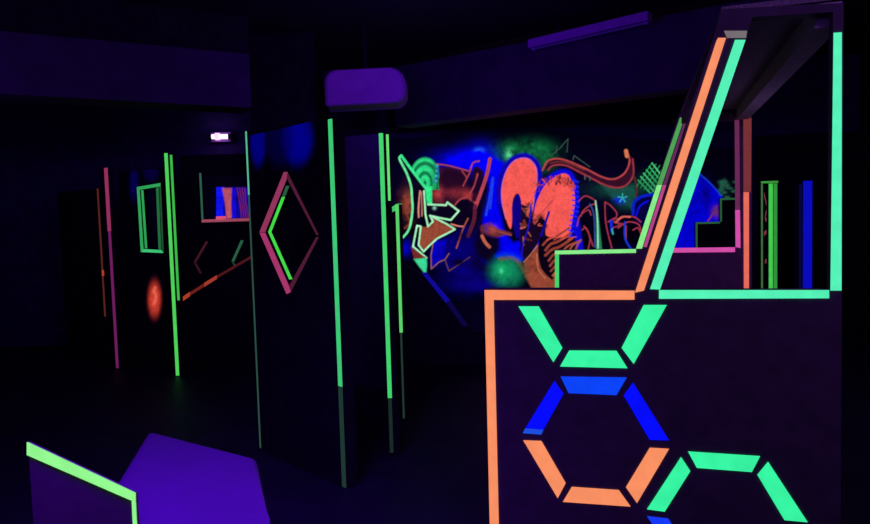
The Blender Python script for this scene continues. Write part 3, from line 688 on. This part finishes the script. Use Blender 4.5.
# green ball (element 6)
c.blob(507, 272, 17, 15, (14, 120, 84), 6, a=1, tex=.25, p_=2.2); c.blob(503, 270, 8, 8, (18, 165, 100), 6, a=.8, tex=.9)
c.stroke([(500,259),(512,258),(520,264),(524,272)], 3, (110, 80, 46), 6, soft=2.5, a=.7); c.blob(501, 271, 2, 2.5, (70, 220, 160), 6, tex=.2)
# ribbon (element 7)
rb = (178, 66, 66)
c.fill([(543,171),(549,160.5),(562,159),(584,168),(602,177),(614,179),(625,173),(630,160),(627,151),(632,158),(634,176),(624,187),(608,187),(584,175),(566,166),(551,166)], (54, 14, 34), 7, soft=1)
c.stroke([(542.6,170),(548.7,160.5),(562.4,159.4),(584,168),(602,177),(614.4,179),(625,172.7),(629.6,161),(626.6,151)], 1.8, rb, 7)
c.stroke([(548,170),(553,165.5),(566,165.5),(584,174.3),(608,186),(623.5,186.5),(633,176),(632.7,159)], 1.8, (150, 50, 62), 7)
c.stroke([(550,163),(564,162),(584,170)], 1, (120, 50, 40), 7); c.stroke([(626,151),(627,156)], 4, (215, 120, 80), 7)
for pts in ([(552,155),(560,148),(568,139),(567,152)], [(573,160),(574,155.5),(590,167)], [(556,153),(557,146)]): c.stroke(pts, .8, (56, 84, 72), 7, False)
for x, y in ((585,176),(590,177)): c.stroke([(x, y), (x, y+3)], 1.5, (70, 90, 90), 7, False)
c.stroke([(634,176),(637,188),(636,196)], 2, (80, 34, 34), 7)
# crosshatch (element 8)
for k_ in range(6): c.stroke([(637+k_*3.6, 186+k_*1.8), (652+k_*3.9, 163+k_*1.2)], .9, (36, 150, 84), 8, False)
for k_ in range(6): c.stroke([(638+k_*2.8, 180-k_*3.4), (652+k_*2.9, 195-k_*2.6)], 1.0, rs.choice([(60, 205, 110), (90, 225, 140)]), 8, False)
c.blob(648, 184, 10, 8, (14, 90, 60), 8, a=.6, tex=.5)
# small letters (element 9)
c.fill([(633,212),(634,202),(642,196),(652,194),(662,197),(662,222),(645,226),(636,222)], (4, 2, 60), 9, smooth=True, soft=2)
c.stroke([(633,214),(634,203),(641,197),(652,194.5)], 3, (8, 30, 200), 9); c.stroke([(636,216),(640,206),(648,201)], 1.6, (10, 16, 230), 9)
pr2 = (160, 50, 70)
for pts in ([(579,201),(585,196),(593,199),(596,203),(589,206),(583,211),(581,216)], [(577,226),(580,216),(588,210),(591,215)], [(582,230),(586,228),(590,238),(588,250)], [(584,226),(588,232),(593,246)],
        [(605,203),(606,224),(612,249)], [(605,202),(611,206),(617,214),(614,222),(622,224),(612,228)], [(608,222),(616,218),(619,226)],
        [(616,222),(624,217),(634,217),(641,222)], [(618,228),(628,222),(638,224),(641,230)], [(626,226),(626,240)], [(633,230),(638,228),(641,234)]):
    c.stroke(pts, 1.3, pr2, 9)
c.stroke([(590,204),(594,216),(595,247)], 1.4, (50, 70, 150), 9); c.fill([(595.5,202),(598,212),(601,240),(602,249),(596,249),(596,220)], (36, 130, 90), 9, soft=1.5)
c.stroke([(595.5,201),(597.5,220),(598,248)], 1.4, (150, 225, 190), 9)
c.stroke([(611,221),(612,232)], 2.6, (16, 40, 230), 9); c.stroke([(625,222),(625,238),(631,249)], 2, (20, 50, 200), 9); c.stroke([(612,229),(613,234)], 1.6, (60, 170, 160), 9)
c.stroke([(616,222),(622,217),(630,217)], 1.8, (215, 100, 90), 9)
for a_ in range(5):
    th_ = math.radians(90+a_*72); c.stroke([(622.5, 198), (622.5+4.5*math.cos(th_), 198-4.5*math.sin(th_))], 1.3, (50, 170, 160), 9, False)
# blue field seen through the rear window (element 10)
c.fill([(672,250),(672,200),(685,176),(700,174),(711,184),(722,195.5),(722,252),(690,253)], (2, 0, 205), 10, soft=2, tex=.35)
c.blob(706, 195, 5, 12, (2, 0, 120), 10, tex=.5, a=.9); c.blob(688, 190, 2, 8, (20, 110, 190), 10, tex=.8, a=.8)
c.stroke([(700,174),(711,184),(722,196)], 1.2, (20, 60, 190), 10); c.stroke([(717,206),(712,215),(708,221)], 1.6, (120, 40, 110), 10); c.blob(716, 212, 4, 5, (100, 40, 110), 10, tex=.9)
for _ in range(16):
    x, y = rs.uniform(720, 735), rs.uniform(181, 198); c.blob(x, y, rs.uniform(1, 3), rs.uniform(1, 3), (34, 92, 72), 10, tex=.2, a=.8)
c.build({0: 'spray_background', 1: 'painted_blue_field', 2: 'painted_jagged_letter', 3: 'painted_arrow_letter', 4: 'painted_loop_letter', 5: 'painted_striped_letter',
         6: 'painted_ball', 7: 'painted_ribbon', 8: 'painted_crosshatch', 9: 'painted_small_letters', 10: 'painted_blue_panel'}, mur,
        {1: 'deep blue field', 2: 'maroon jagged letter with pink outlines', 3: 'green outlined arrow-like letter with a green rainbow', 4: 'salmon loop of the big letter with blue outline',
         5: 'salmon letter with black striped foot', 6: 'green round ball', 7: 'red curling ribbon', 8: 'green crosshatch', 9: 'small pink, green and blue letters', 10: 'blue area at the right end'})
mur2 = thing('painted_patch', 'small blue and pink painted patch on the far wall, seen through the left window opening', 'painting', (ux(232)+X0, Y1-.006, 1.9))
c2 = Canvas(WL, ux(215), ux(256), 1.66, 2.3, .008, 0)
c2.fill([(216,187),(249,187),(249,222),(216,222)], (12, 6, 150), 1, soft=1, tex=.5)
c2.fill([(216,187),(224,187),(223,222),(216,222)], (14, 20, 240), 1, soft=1, tex=.2)
c2.fill([(222,188),(232,188),(231,205),(232,222),(227,222),(225,203)], (190, 84, 96), 1, soft=1.5, tex=.3)
c2.fill([(232,188),(236,188),(236,222),(232,222)], (16, 10, 220), 1, soft=1, tex=.3)
for k_ in range(4): c2.stroke([(237+k_*2.6, 188), (240+k_*2, 204), (242+k_*2.6, 221)], 1.2, (120, 30, 80), 1, a=.9)
c2.build({1: 'spray_paint'}, mur2)
c5 = Canvas(N, N.px(122, 200)[0], N.px(165, 200)[0], N.px(140, 208)[1], 2.29, .012, .003)
c5.blob(134, 184, 4, 15, (4, 0, 74), a=1, tex=.1, p_=2); c5.blob(151, 173, 7, 8, (4, 0, 50), a=1, tex=.1, p_=2)  # soft blue patches in the emission colour
for o_ in c5.build({0: 'blue_patch'}, N_root, {0: 'faint blue patches beside the window'}): pass
# blue patches at the top of the diamond panel, red oval under the green window
t = bpy.data.objects['diamond_panel']
c3 = Canvas(D, uL+.02, uR-.045, D.px(290, 185)[1], D.px(290, 126.5)[1], .008, .003)
c3.blob(258, 142, 7.5, 23, (0, 0, 120), a=1, tex=.1, p_=3); c3.blob(297, 138, 15, 26, (0, 0, 135), a=1, tex=.1, p_=3); c3.blob(280, 140, 14, 25, (0, 0, 60), a=.6, tex=.1, p_=3)
c3.build({0: 'blue_patch'}, t, {0: 'blue patches at the top'})
c4 = Canvas(N, N.px(143, 300)[0], N.px(167.5, 300)[0], N.px(155, 330)[1], N.px(155, 268)[1], .008, .003)
c4.blob(154.5, 299, 6.2, 17, (205, 62, 44), a=1, tex=.1, p_=2.2); c4.stroke([(155, 288), (154, 292), (156, 296), (154, 304)], 2, (235, 105, 85), 0, soft=3)
c4.build({0: 'red_oval'}, N_root, {0: 'red painted oval'})
